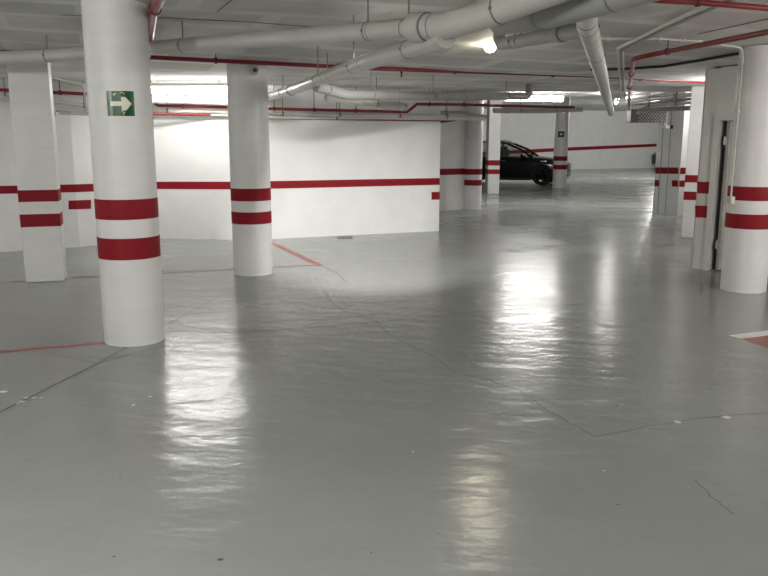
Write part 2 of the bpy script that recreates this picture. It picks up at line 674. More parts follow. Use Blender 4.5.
# far wall
fA, fB = G(571, 169.4), G(655, 168.0)
fd = (fB - fA).normalized()
f0 = fA - fd * 24
f1 = fB + fd * 6
wall_far = poly_wall('wall_far', [Vector((f0.x, f0.y, 0)), Vector((f1.x, f1.y, 0))], 0.25, 3.19)
stripe(wall_far, [(fA, fB, (480, 152.0, 155.8), (571, 147.2, 150.6)), (fA, fB, (571, 147.2, 150.6), (672, 143.1, 145.8))], off=0.01)

# side walls closing the space


def slab_wall(name, x0, y0, x1, y1, h):
    bm = bmesh.new()
    prism(bm, [(x0, y0), (x1, y0), (x1, y1), (x0, y1)], 0, h)
    return struct(mk(name, bm, M['wall']))


slab_wall('wall_left', XL - 0.2, -5, XL, bk[0].y + 0.2, 2.67)
slab_wall('wall_front', XL - 0.2, -5.2, XR + 0.2, -5, 2.67)
slab_wall('wall_right', XR, -5, XR + 0.2, 16.9 * K, 2.67)
slab_wall('wall_left_far', -12.6, dA2.y - 6, -12.4, f0.y + 3, 3.17)
slab_wall('wall_right_far', 20.4, 16.9 * K, 20.6, 44.5 * K, 3.17)

# pier wall on the far right (Y about 17)
pA, pB = G(652.2, 213.3), G(677, 215.5)
pC = G(706, 213.5)
bm = bmesh.new()
prism(bm, [(pA.x, pA.y), (pB.x, pB.y), (pB.x + 0.25, pB.y + 1.2), (pA.x + 0.62, pA.y + 1.2)], 0, 2.775)
wall_pier = struct(mk('wall_pier', bm, M['wall']))
bm = bmesh.new()
prism(bm, [(pB.x, pB.y + 0.12), (XR + 0.2, pB.y + 0.12), (XR + 0.2, pB.y + 0.45), (pB.x, pB.y + 0.45)], 0, 2.775)
wall_end = struct(mk('wall_end', bm, M['wall']))
slab_wall('wall_right_rear', XR + 0.2, pB.y + 0.2, 20.4, pB.y + 0.42, 2.775)
eA, eB = Vector((pB.x, pB.y + 0.12, 0)), Vector((XR, pB.y + 0.12, 0))
stripe(wall_pier, [(pA, pB, (655.2, 167.3, 173.6), (678.4, 167.4, 173.9))])
stripe(wall_pier, [(pA, pB, (654.6, 180, 186.2), (659, 180.1, 186.3))], 'painted_dash')
stripe(wall_pier, [(pA, pB, (672, 180.2, 186.6), (678.0, 180.3, 186.7))], 'painted_dash')
stripe(wall_end, [(eA, eB, (677.6, 167.6, 173.9), (703, 167.9, 174.3))])
stripe(wall_end, [(eA, eB, (677.2, 180.4, 186.7), (703, 180.8, 187.2))], 'painted_dash')
for px in (657.5, 665):
    bm = bmesh.new()
    t = W2(px + 3.2, 125, pA, pB)
    b0 = W2(px, 213, pA, pB)
    sweep(bm, [Vector((b0.x, b0.y - 0.001, 0.01)), Vector((b0.x, b0.y - 0.001, 2.74))], 0.006, 6)
    mk('formwork_line', bm, M['ring'], wall_pier)

# door wall on the right
wA, wB = G(690, 268.3), G(713, 270.8)
wd = (wB - wA).normalized()
wn = Vector((-wd.y, wd.x, 0))
wE = wA + wd * ((XR - wA.x) / wd.x)
oA = W2(705.5, 270, wA, wB)                     # left edge of the opening at floor level
oA.z = 0
oB = oA + wd * 0.82
htop = W2(726, 118, wA, wB).z
bm = bmesh.new()
T = 0.14


def wq(p, k):
    v = p + wn * k
    return (v.x, v.y)


prism(bm, [wq(wA, 0.03), wq(wA + wd * 0.03, 0), wq(oA, 0), wq(oA, T), wq(wA + wd * 0.03, T), wq(wA, T - 0.03)], 0, 2.50)
prism(bm, [wq(oB, 0), wq(wE, 0), wq(wE, T), wq(oB, T)], 0, 2.53)
prism(bm, [wq(oA, 0), wq(oB, 0), wq(oB, T), wq(oA, T)], htop, 2.515)
wall_door = struct(mk('wall_door', bm, M['wallgrey'], loc=Vector((wA.x, wA.y, 0))))
jL = 711.6
stripe(wall_door, [(wA, wB, (697.2, 181.6, 193.2), (712.6, 182.1, 193.8))])
stripe(wall_door, [(wA, wB, (695.2, 205.5, 217.3), (710.6, 206.0, 218.0))])
# store behind the door
bm = bmesh.new()
a0 = oA + wn * T - wd * 0.1
k1 = Vector((5.7, 11.3 * K, 0))
k2 = Vector((7.4, 11.3 * K, 0))
k3 = oB + wn * T + wd * 0.9
for u, v in ((a0, k1), (k1, k2), (k2, k3)):
    e = (v - u).normalized()
    nn = Vector((-e.y, e.x, 0)) * 0.06
    prism(bm, [(u.x, u.y), (v.x, v.y), (v.x + nn.x, v.y + nn.y), (u.x + nn.x, u.y + nn.y)], 0, 2.495)
struct(mk('wall_store', bm, M['wall']))
# door frame and leaf
door = struct(empty('door_1', (oA.x, oA.y, 0)))
bm = bmesh.new()
f_ = 0.07
for (s0, s1, z0, z1) in ((-0.03, f_ * 0.6, 0, htop + 0.05), (0.82 - f_ * 0.6, 0.85, 0, htop + 0.05), (f_ * 0.6, 0.82 - f_ * 0.6, htop - 0.03, htop + 0.05)):
    prism(bm, [wq(oA + wd * s0, -0.025), wq(oA + wd * s1, -0.025), wq(oA + wd * s1, T + 0.01), wq(oA + wd * s0, T + 0.01)], z0, z1)
mk('door_frame', bm, M['wallgrey'], door)
bm = bmesh.new()
h0 = oA + wd * 0.105 + wn * 0.05
hd = (wn * 0.97 + wd * 0.50).normalized()
hs = Vector((-hd.y, hd.x, 0))
v = [h0, h0 + hd * 0.74, h0 + hd * 0.74 - hs * 0.045, h0 - hs * 0.045]
prism(bm, [(p.x, p.y) for p in v], 0.012, htop - 0.035)
leaf = mk('door_leaf', bm, M['door'], door)
for zz in (0.28, htop - 0.33):
    bm = bmesh.new()
    c = h0 - hd * 0.012
    sweep(bm, [Vector((c.x, c.y, zz)), Vector((c.x, c.y, zz + 0.11))], 0.013, 10)
    box(bm, Vector((c.x + 0.01, c.y, zz + 0.055)), 0.05, 0.012, 0.09)
    mk('hinge', bm, M['steel'], leaf)


# ------------------------------------------------------------------ columns
def zfront(px, py, Y):
    return P(px, py, Y).z


def round_column(px, pyb, dia, bands, label, bx=None, name='round_column', ztop=None):
    f = G(px, pyb)
    dr = Vector((f.x, f.y, 0)).normalized()
    c = f + dr * (dia / 2)
    zt = (ztop or CZ(c.y)) + 0.0
    root = empty(name, (c.x, c.y, 0))
    tag(root, label, 'column')
    bm = bmesh.new()
    r = dia / 2
    lathe(bm, c, [(r * 1.0, 0.0), (r, 0.02), (r, zt - 0.001)], 72)
    mk('shaft', bm, M['shaft'], root, True)
    for (yt, yb) in bands:
        k = bx if bx is not None else px
        za, zb = zfront(k, yt, f.y), zfront(k, yb, f.y)
        bm = bmesh.new()
        lathe(bm, c, [(r - 0.01, zb), (r + 0.0025, zb), (r + 0.0025, za), (r - 0.01, za)], 72)
        mk('painted_band', bm, M['red'], root, True)
    return root, c, f


def square_column(px, pyb, w, dep, rz, bands, label, bx=None, ztop=None):
    f = G(px, pyb)
    nrm = Vector((math.sin(rz), -math.cos(rz), 0))
    c = f - nrm * (dep / 2)
    zt = ztop or CZ(c.y)
    root = empty('square_column', (c.x, c.y, 0))
    tag(root, label, 'column')
    bm = bmesh.new()
    box(bm, Vector((c.x, c.y, zt / 2)), w, dep, zt - 0.001, rz, 0.012)
    mk('shaft', bm, M['shaft'], root)
    for (yt, yb) in bands:
        k = bx if bx is not None else px
        za, zb = zfront(k, yt, f.y), zfront(k, yb, f.y)
        bm = bmesh.new()
        box(bm, Vector((c.x, c.y, (za + zb) / 2)), w + 0.005, dep + 0.005, za - zb, rz, 0.0)
        mk('painted_band', bm, M['red'], root)
    return root, c, f


big, bc, bf = round_column(135.5, 346.6, 0.485, [(199.8, 220), (238.8, 260.2)], 'nearest round white column, the one carrying the green arrow sign', bx=128)
mid, mc, mf = round_column(253.5, 276.3, 0.485, [(188.8, 201.4), (212.5, 224.6)], 'round white column in front of the long striped wall, small camera at its top', bx=251)
rig, rc, rf = round_column(742.5, 293.2, 0.475, [(187, 201), (214.6, 229.4)], 'round white column at the right edge, with a conduit and small switch box on it', bx=746)
rec, _, _ = round_column(472.3, 209.9, 0.42, [(169, 174.8), (180, 185.7)], 'slim round white column standing against the shaded recessed wall')
fpx, fc, ff = round_column(559.2, 188.2, 0.47, [(156.3, 160.9), (165, 169.5)], 'far round white column with a small black arrow sign, before the car nose', ztop=3.18)
square_column(45.5, 282, 0.425, 0.34, math.radians(17.5), [(190, 201.7), (214, 226.7)], 'square white column at far left, partly behind the nearest round column', bx=41)
square_column(493.2, 193.8, 0.36, 0.45, math.radians(3), [(160.2, 165.5), (169.3, 174.1)], 'square white column standing before the middle of the black car', ztop=3.18)
# brightly lit pillar just behind the door wall
square_column(694, 238.3, 0.42, 0.42, math.radians(-25), [(175.2, 182.6), (191.8, 200.2)], 'brightly lit square white pillar half hidden behind the door wall', bx=688)


# ------------------------------------------------------------------ signs
def cyl_patch(bm, c, r0, r1, a0, a1, z0, z1, n=10):
    """curved plate on a cylinder between angles a0..a1"""
    for rr in ():
        pass
    vs = []
    for i in range(n + 1):
        a = a0 + (a1 - a0) * i / n
        d = (math.cos(a), math.sin(a))
        vs.append([bm.verts.new((c.x + d[0] * r, c.y + d[1] * r, z)) for (r, z) in ((r0, z0), (r1, z0), (r1, z1), (r0, z1))])
    for a, b_ in zip(vs, vs[1:]):
        for k in range(4):
            j = (k + 1) % 4
            bm.faces.new((a[k], b_[k], b_[j], a[j]))
    bm.faces.new(vs[0])
    bm.faces.new(vs[-1][::-1])


def hit_cyl(px, py, c, r):
    d = ray(px, py)
    ox, oy = C0.x - c.x, C0.y - c.y
    A = d.x ** 2 + d.y ** 2
    B = 2 * (ox * d.x + oy * d.y)
    Cc = ox ** 2 + oy ** 2 - r * r
    t = (-B - math.sqrt(max(0, B * B - 4 * A * Cc))) / (2 * A)
    p = C0 + d * t
    return math.atan2(p.y - c.y, p.x - c.x), p.z


R_ = 0.485 / 2
aL, zT = hit_cyl(105.2, 89.6, bc, R_)
aR, _ = hit_cyl(134.2, 89.2, bc, R_)
_, zB = hit_cyl(120, 117.2, bc, R_)
sign = empty('exit_sign', (bc.x + math.cos((aL + aR) / 2) * R_, bc.y + math.sin((aL + aR) / 2) * R_, zB))
tag(sign, 'green exit sign with a cream arrow pointing right, on the nearest round column', 'sign')
am = (aL + aR) / 2
bm = bmesh.new()
cyl_patch(bm, bc, R_ + 0.001, R_ + 0.006, aL, aR, zB, zT)
mk('border', bm, M['cream'], sign)
ia = (aR - aL) * 0.045
iz = (zT - zB) * 0.045
bm = bmesh.new()
cyl_patch(bm, bc, R_ + 0.004, R_ + 0.0075, aL + ia, aR - ia, zB + iz, zT - iz)
mk('panel', bm, M['green'], sign)


def on_sign(u, v, r):
    a = aL + (aR - aL) * u
    return (bc.x + math.cos(a) * r, bc.y + math.sin(a) * r, zB + (zT - zB) * v)


bm = bmesh.new()


def strip_shape(bm, f_top, f_bot, u0, u1, n, r0, r1):
    P0 = []
    for i in range(n + 1):
        u = u0 + (u1 - u0) * i / n
        P0.append([bm.verts.new(on_sign(u, vv, rr)) for vv, rr in ((f_bot(u), r0), (f_bot(u), r1), (f_top(u), r1), (f_top(u), r0))])
    for a, b_ in zip(P0, P0[1:]):
        for k in range(4):
            j = (k + 1) % 4
            try:
                bm.faces.new((a[k], b_[k], b_[j], a[j]))
            except ValueError:
                pass
    bm.faces.new(P0[0])


strip_shape(bm, lambda u: 0.57, lambda u: 0.41, 0.17, 0.56, 6, R_ + 0.006, R_ + 0.009)
strip_shape(bm, lambda u: 0.49 + 0.25 * min(1, max(0.002, (0.86 - u) / 0.20)) if u > 0.66 else 0.74, lambda u: 0.49 - 0.25 * min(1, max(0.002, (0.86 - u) / 0.20)) if u > 0.66 else 0.24, 0.52, 0.86, 9, R_ + 0.006, R_ + 0.009)
mk('arrow', bm, M['cream'], sign)
# glare spots painted as cream specks above and below the arrow
for (u, v, s) in ((0.3, 0.82, 0.03), (0.34, 0.86, 0.02), (0.55, 0.9, 0.025), (0.62, 0.86, 0.02), (0.60, 0.17, 0.022), (0.54, 0.2, 0.02), (0.57, 0.11, 0.018)):
    bm = bmesh.new()
    strip_shape(bm, lambda x: v + s, lambda x: v - s, u - s, u + s, 2, R_ + 0.006, R_ + 0.0085)
    mk('glare_spot', bm, M['cream'], sign)

# small black arrow sign on the far column
r2 = 0.47 / 2
bL, zt2 = hit_cyl(558.4, 131.3, fc, r2)
bR, _ = hit_cyl(564.2, 131.3, fc, r2)
_, zb2 = hit_cyl(561, 137.2, fc, r2)
fs = empty('arrow_sign', (fc.x + math.cos((bL + bR) / 2) * r2, fc.y + math.sin((bL + bR) / 2) * r2, zb2))
tag(fs, 'small black sign with a white arrow on the far round column', 'sign')
bm = bmesh.new()
cyl_patch(bm, fc, r2 + 0.002, r2 + 0.010, bL, bR, zb2, zt2)
mk('panel', bm, M['black'], fs)
bm = bmesh.new()
am2, dm = (bL + bR) / 2, (bR - bL)
zm, dz = (zb2 + zt2) / 2, zt2 - zb2
cyl_patch(bm, fc, r2 + 0.008, r2 + 0.014, am2 - dm * 0.02, am2 + dm * 0.25, zm - dz * 0.07, zm + dz * 0.07, 3)
tri = []
for a, z in ((am2 - dm * 0.28, zm), (am2 - dm * 0.0, zm - dz * 0.22), (am2 - dm * 0.0, zm + dz * 0.22)):
    tri.append([bm.verts.new((fc.x + math.cos(a) * r, fc.y + math.sin(a) * r, z)) for r in (r2 + 0.008, r2 + 0.014)])
bm.faces.new([t[1] for t in tri])
bm.faces.new([t[0] for t in tri][::-1])
for i in range(3):
    j = (i + 1) % 3
    bm.faces.new((tri[i][0], tri[j][0], tri[j][1], tri[i][1]))
mk('arrow', bm, M['cream'], fs)

# ------------------------------------------------------------------ drain pipes (white / grey plastic)
pipe('drain_pipe', [PD(-70, 61, 7.6), PD(41, 56, 7.3), PD(145, 48.5, 6.95), PD(240, 41, 6.3), PD(368, 31.3, 5.3), PD(418, 27.3, 4.92)], 0.125, M['pvc'],
     'long white drain pipe passing in front of the square left column', fr=0, rings=(405, 372), hangers=(48, 183, 367), ext=(1.6, 0))
pipe('drain_pipe', [PD(414, 27.6, 4.95), PD(446, 26, 4.72), PD(490, 13.2, 4.45), PD(590, -24, 3.95)], 0.165, M['pvc'],
     'thick white drain pipe rising to the top edge after a collar', fr=0.5, collars=(421,), rings=(436,), hangers=(500,), ext=(0, 3.2))
pipe('drain_pipe', [PD(252, 101.5, 13.0), PD(289, 91, 9.7), PD(360, 64, 6.2), PD(446, 38, 4.72)], 0.125, M['pvc'],
     'slanting white drain pipe running from the camera column up to the thick pipe', fr=0, collars=(291,), rings=(326, 332, 364), hangers=(283, 318, 354, 408))
pipe('drain_pipe', [PD(316, 86, 8.1), PD(346, 94.5, 8.5), PD(440, 96, 10.2), PD(529, 96.5, 11.7), PD(530, 80, 11.75)], 0.118, M['pvcgrey'],
     'grey drain pipe ending in an upturned elbow left of the bright tube lamp', fr=0.14, rings=(516,), hangers=(328, 371, 433, 506))
pipe('drain_pipe', [PD(326, 97.3, 10.0), PD(365, 102, 10.3), PD(406, 107.2, 10.6)], 0.105, M['pvc'],
     'short white drain pipe with an open end beside the red pipe bend', collars=(401,), hangers=(377,))
pipe('drain_pipe', [PD(499, 16, 7.25), PD(499, 44.5, 7.25), PD(520, 41, 6.7), PD(556, 34.5, 5.85), PD(588, 29.5, 5.2)], 0.115, M['pvcgrey'],
     'grey drain pipe dropping from the ceiling beside the warm globe lamp', fr=0.12, collars=(562,), rings=(503,), hangers=(515, 521))
pipe('drain_pipe', [PD(500, 23, 5.5), PD(545, 15.5, 4.6), PD(600, 0.5, 4.15), PD(690, -26, 3.7)], 0.165, M['pvcgrey'],
     'thick grey drain pipe across the top edge above the receding white pipe', rings=(545, 543), hangers=(614,), ext=(0, 2.6))
pipe('drain_pipe', [PD(587, 4, 4.27), PD(587, 24, 4.45), PD(600.5, 72, 6.9), PD(611, 113.5, 16.0)], 0.125, M['pvc'],
     'white drain pipe receding downward in the middle right of the ceiling', fr=0.1, rings=((0, 20), (0, 34), (0, 41), (0, 60)), hangers=((0, 26), (0, 54)))
pipe('drain_pipe', [PD(494, 110.5, 14.6), PD(540, 111, 14.9), PD(582, 109.5, 15.3)], 0.10, M['pvc'],
     'white drain pipe hung over the black car roof, right of the grey elbow', collars=(507,), hangers=(520, 556))
pipe('drain_pipe', [PD(428, 112.6, 14.3), PD(462, 112.6, 14.7), PD(486, 117.2, 15.0)], 0.075, M['pvc'],
     'upper of two white pipes ending left of the square column by the car', hangers=(446,))


def RW(px, py, off):
    """point off metres in front of the rear wall (beyond its end the wall line goes on)"""
    for i in range(len(bk) - 1):
        lim = proj(Vector((bk[i + 1].x, bk[i + 1].y, 2.1)))[0]
        if px <= lim or i == len(bk) - 2:
            v = W2(px, py, bk[i], bk[i + 1])
            return P(px, py, v.y - off)


# pair of white service pipes along the rear wall
up = [RW(x, y, 0.17) for x, y in ((-40, 90.5), (8, 94), (52, 100.5), (88, 106), (150, 110.3), (228, 112), (300, 114.2), (420, 116), (484, 117.6))]
lo = [RW(x, y, 0.12) for x, y in ((-40, 96), (8, 99.5), (52, 104.5), (88, 109.6), (150, 113.6), (228, 115), (264, 117.0), (325, 118), (372, 117.8), (432, 118.8), (486, 119.5))]
pipe('drain_pipe', [RW(128, 98.5, 0.45), RW(180, 99.8, 0.45), RW(240, 101.5, 0.45)], 0.13, M['pvc'],
     'white drain pipe below the left tube lamp, behind the nearest column', hangers=(167, 186))
pipe('service_pipe', up, 0.055, M['conduit'], 'upper white service pipe running the whole length of the rear wall', hangers=(5, 84, 168, 283, 340, 400, 447))
pipe('service_pipe', lo, 0.050, M['conduit'], 'lower white service pipe running the whole length of the rear wall', hangers=(30, 120, 337))

# ------------------------------------------------------------------ red sprinkler pipes
pipe('sprinkler_pipe', [PD(-70, 49.5, 7.95), PD(147, 57.2, 8.05), PD(375, 68.6, 9.1), PD(480, 72.2, 9.7), PD(600, 76.3, 10.45), PD(712, 82.6, 11.35)], 0.047, M['redpipe'],
     'long red sprinkler pipe crossing the picture above the camera column', cat='pipe', ext=(1.6, 2.0), hangers=(148, 215, 338, 455, 553, 640), hmat=M['reddark'], sprk=(401,))
pipe('sprinkler_pipe', [PD(172, -28, 4.5), PD(153, 13, 5.85), PD(147.5, 55.5, 8.0)], 0.075, M['redpipe'],
     'short thick red pipe receding beside the top of the nearest column', hangers=((0, 9),), hmat=M['reddark'], ext=(3.0, 0))
pipe('sprinkler_pipe', [RW(x, y, 0.32) for x, y in ((-60, 85.5), (12, 90.5), (86, 94), (148, 98), (158, 105.6), (228, 107.2), (264, 108.6), (407, 112), (417, 104), (460, 104.6), (550, 107), (574, 107.2))], 0.048, M['redpipe'],
     'long red pipe with two kinks hung over the rear wall', fr=0.06, hangers=(60, 183, 274, 314, 356, 430, 464), hmat=M['reddark'])
pipe('sprinkler_pipe', [RW(x, y, 0.05) for x, y in ((120, 113.2), (228, 114.9), (264, 117.8), (372, 119.6), (444, 120.3))], 0.040, M['redpipe'],
     'lowest red pipe, mostly hidden behind the white service pipes')
pipe('sprinkler_pipe', [PD(520, -13, 5.15), PD(660, 0.3, 5.35), PD(698, 2.2, 5.4), PD(800, 11, 5.55)], 0.042, M['redpipe'],
     'red sprinkler pipe crossing the top right corner', hangers=(699,), hmat=M['reddark'], ext=(3.0, 3.6))
pipe('sprinkler_pipe', [PD(830, 20, 5.5), PD(768, 32, 6.1), Z(663, 52.5, 2.51), Z(633.5, 58.5, 2.47), Z(629.8, 84, 2.42), Z(628.3, 118.6, 2.28)], 0.05, M['redpipe'],
     'red sprinkler pipe bending away from the right round column into the depth', fr=0.28, hangers=(668, (0, 74), (0, 87), (0, 100)), hmat=M['reddark'], ext=(3.4, 0))

# ------------------------------------------------------------------ conduits


def on_ceil(px, py, drop):
    v = Z(px, py, 2.6)
    for _ in range(20):
        v = Z(px, py, CZ(v.y) - drop)
    return v


pipe('conduit', [on_ceil(722, -2, 0.03), on_ceil(660, 27.5, 0.03), on_ceil(617.5, 48.5, 0.03), on_ceil(619.5, 70, 0.04), Z(621.5, 98, 2.46)], 0.034, M['conduit'],
     'left one of two parallel grey conduits bending on the ceiling', fr=0.10, ext=(2.5, 0))
pipe('conduit', [on_ceil(735, -2, 0.03), on_ceil(664, 29.5, 0.03), on_ceil(622, 50.5, 0.03), on_ceil(623.2, 70, 0.04), Z(625, 98, 2.46)], 0.030, M['conduitgrey'],
     'right one of two parallel grey conduits bending on the ceiling', fr=0.10, ext=(2.5, 0))
# conduit along the ceiling, then down the right column to the switch box
ang, _ = hit_cyl(741, 90, rc, 0.2375)
rr_ = 0.2375 + 0.014


def on_right(px, py):
    a, z = hit_cyl(px, py, rc, rr_)
    return Vector((rc.x + math.cos(a) * rr_, rc.y + math.sin(a) * rr_, z))


cd = [on_right(742.5, 62), on_right(735.5, 130), on_right(731.5, 199)]
a_, _ = hit_cyl(737.5, 120, rc, rr_)
vx, vy = rc.x + math.cos(a_) * rr_, rc.y + math.sin(a_) * rr_
ztopc = CZ(vy) - 0.02
zbox = zfront(732, 200, vy)
pipe('conduit', [on_ceil(596, 38.6, 0.02), on_ceil(660, 38.8, 0.02), on_ceil(700, 41.5, 0.02), Vector((vx, vy, ztopc)), Vector((vx, vy, zbox + 0.03))], 0.022, M['conduit'],
     'thin white conduit running down the right round column to the switch box', fr=0.10, hangers=(609, 660, 684, (0, 62), (0, 112)), hmat=M['conduit'])
bm = bmesh.new()
box(bm, Vector((vx, vy - 0.005, zbox)), 0.085, 0.06, 0.08, a_ + PI / 2, 0.006)
sb = tag(mk('switch_box', bm, M['conduit']), 'small grey switch box between the red bands of the right column', 'switch')
bm = bmesh.new()
dd = Vector((math.cos(a_), math.sin(a_), 0))
cc = Vector((vx, vy - 0.005, zbox)) + dd * 0.032
box(bm, cc, 0.05, 0.012, 0.055, a_ + PI / 2, 0.003)
mk('switch_plate', bm, M['steel'], sb)
pipe('conduit', [on_ceil(590, 69.8, 0.02), on_ceil(626, 68.8, 0.02), on_ceil(662, 66.5, 0.02), on_ceil(700, 60.5, 0.02), on_ceil(742, 53, 0.02)], 0.032, M['dark'],
     'dark cable conduit on the ceiling left of the right round column')
pipe('conduit', [PD(40, 74.5, 9.7), PD(49, 77, 9.8), PD(82, 84.5, 10.2), PD(85.5, 97, 10.2), PD(86, 112, 10.4)], 0.03, M['conduit'],
     'bent white conduit between the square left column and the nearest round column', fr=0.08)
pipe('conduit', [PD(162.5, -4, 5.4), PD(156, 17, 6.15), PD(148.3, 41, 7.4)], 0.018, M['conduit'],
     'thin white conduit alongside the short thick red pipe')
# grey pipes in front of the mesh duct on the right
for (a, b_, dia, mat, lab) in (
        ((628, 97.7, 18.0), (712, 84.3, 14.0), 0.10, 'conduit', 'pale pipe, topmost of the bundle over the mesh duct'),
        ((628, 101.7, 17.2), (712, 92.5, 14.0), 0.085, 'conduitgrey', 'grey pipe, second from the top of the bundle over the mesh duct'),
        ((628, 105.0, 16.8), (712, 97.0, 13.6), 0.055, 'dark', 'dark pipe in the middle of the bundle over the mesh duct')):
    pipe('ceiling_pipe', [PD(*a), PD(*b_)], dia, M[mat], lab, hangers=(649, 676))
pipe('ceiling_pipe', [PD(637, 113, 15.4), PD(646, 106.5, 15.2), PD(660, 105, 14.9), PD(712, 101, 13.5)], 0.06, M['conduit'],
     'pale pipe with a bend, lowest of the bundle over the mesh duct', fr=0.3, hangers=(649, 677))
pipe('ceiling_pipe', [PD(640, 110.5, 15.3), PD(712, 107.0, 13.5)], 0.09, M['conduitgrey'], 'short grey pipe right above the mesh duct')

# mesh duct (perforated cable duct) hung from the ceiling
Yd = 15.8 * K
dl = P(630.5, 122.5, Yd)
dr_ = P(666, 122.5, Yd)
zt = P(648, 109.5, Yd).z
zb = dl.z
duct = empty('mesh_duct', ((dl.x + dr_.x) / 2, Yd, zb))
tag(duct, 'grey perforated duct hung under the pipes beside the pier', 'duct')
bm = bmesh.new()
wdt, hgt = dr_.x - dl.x, zt - zb
fx = dl.x + 0.17
box(bm, Vector((dl.x + 0.085, Yd + 0.16, (zt + zb) / 2)), 0.17, 0.32, hgt, 0, 0.006)
box(bm, Vector((dl.x + wdt / 2, Yd + 0.16, zt - 0.01)), wdt, 0.32, 0.02)
box(bm, Vector((dl.x + wdt / 2, Yd + 0.16, zb + 0.01)), wdt, 0.32, 0.02)
box(bm, Vector((dr_.x - 0.015, Yd + 0.16, (zt + zb) / 2)), 0.03, 0.32, hgt)
mk('duct_body', bm, M['tray'], duct)
bm = bmesh.new()
box(bm, Vector(((fx + dr_.x) / 2, Yd + 0.30, (zt + zb) / 2)), dr_.x - fx - 0.02, 0.02, hgt - 0.03)
mk('backing', bm, M['dark'], duct)
bm = bmesh.new()
nx = 9
step = (dr_.x - fx) / nx
for i in range(-4, nx + 1):
    for sgn in (1, -1):
        x_a = fx + i * step
        x_b = x_a + hgt * 0.9
        za, zz = (zb, zt) if sgn > 0 else (zt, zb)
        # clip to the opening
        ta = max(0, (fx - x_a) / (x_b - x_a))
        tb = min(1, (dr_.x - x_a) / (x_b - x_a))
        if tb - ta > 0.05:
            sweep(bm, [Vector((x_a + (x_b - x_a) * ta, Yd + 0.005, za + (zz - za) * ta)), Vector((x_a + (x_b - x_a) * tb, Yd + 0.005, za + (zz - za) * tb))], 0.008, 6)
mk('mesh_screen', bm, M['steel'], duct)
for x in (dl.x + 0.05, dr_.x - 0.05):
    bm = bmesh.new()
    sweep(bm, [Vector((x, Yd + 0.16, zt - 0.01)), Vector((x, Yd + 0.16, 2.778))], 0.006, 8)
    mk('hanger', bm, M['steel'], duct)

# bracket camera under the duct on the pier
bp_ = P(667, 115, W2(667, 115, pA, pB).y - 0.045)
bc_ = empty('security_camera', (bp_.x, bp_.y, P(667, 128, bp_.y).z))
tag(bc_, 'small camera on a white bracket high on the right pier', 'camera')
bm = bmesh.new()
zlow = P(667, 126, bp_.y).z
box(bm, Vector((bp_.x, bp_.y, (2.778 + zlow) / 2)), 0.07, 0.05, 2.778 - zlow, 0, 0.006)
mk('bracket', bm, M['lampwhite'], bc_)
bm = bmesh.new()
box(bm, Vector((bp_.x + 0.0, bp_.y - 0.06, zlow - 0.02)), 0.16, 0.10, 0.07, 0.4, 0.012)
mk('camera_body', bm, M['lampwhite'], bc_)
bm = bmesh.new()
sweep(bm, [Vector((bp_.x + 0.07, bp_.y - 0.06, zlow - 0.02)), Vector((bp_.x + 0.11, bp_.y - 0.10, zlow - 0.03))], 0.04, 14)
mk('lens', bm, M['dark'], bc_)

# small camera on the middle column
a_, z_ = hit_cyl(252.5, 70.5, mc, 0.2425)
d3 = Vector((math.cos(a_), math.sin(a_), 0))
b3 = Vector((mc.x, mc.y, 0)) + d3 * 0.2425
cm = empty('security_camera', (b3.x, b3.y, z_ - 0.05))
tag(cm, 'small round white camera at the top of the middle column', 'camera')
bm = bmesh.new()
box(bm, Vector((b3.x - 0.045, b3.y - 0.01, z_ + 0.03)), 0.03, 0.05, 0.12, a_ + PI / 2, 0.005)
sweep(bm, [Vector((b3.x - 0.045, b3.y - 0.02, z_ - 0.02)), Vector((b3.x, b3.y, z_ - 0.01)) + d3 * 0.04], 0.014, 10)
mk('bracket', bm, M['lampwhite'], cm, True)
bm = bmesh.new()
q0 = Vector((b3.x + 0.01, b3.y, z_)) + d3 * 0.0
sweep(bm, [q0, q0 + d3 * 0.05, q0 + d3 * 0.065], [0.056, 0.056, 0.044], 20)
mk('camera_body', bm, M['conduit'], cm, True)
bm = bmesh.new()
sweep(bm, [q0 + d3 * 0.064, q0 + d3 * 0.068], 0.042, 20)
mk('lens_ring', bm, M['conduitgrey'], cm, True)
bm = bmesh.new()
q1 = q0 + d3 * 0.062
sweep(bm, [q1, q1 + d3 * 0.008], 0.026, 16)
mk('lens', bm, M['dark'], cm, True)

# cable trunking on the wall at left
ta, tb = PD(57.5, 114.2, 10.35), PD(92, 112.0, 10.9)
bm = bmesh.new()
dv = (tb - ta)
box(bm, (ta + tb) / 2, dv.length, 0.05, 0.05, math.atan2(dv.y, dv.x), 0.004)
tr_ = tag(mk('cable_trunking', bm, M['tray']), 'short grey cable trunking on the wall left of the nearest column', 'trunking')
bm = bmesh.new()
box(bm, ta + Vector((0, -0.03, 0)), 0.07, 0.03, 0.07, math.atan2(dv.y, dv.x), 0.004)
mk('end_cap', bm, M['conduitgrey'], tr_)


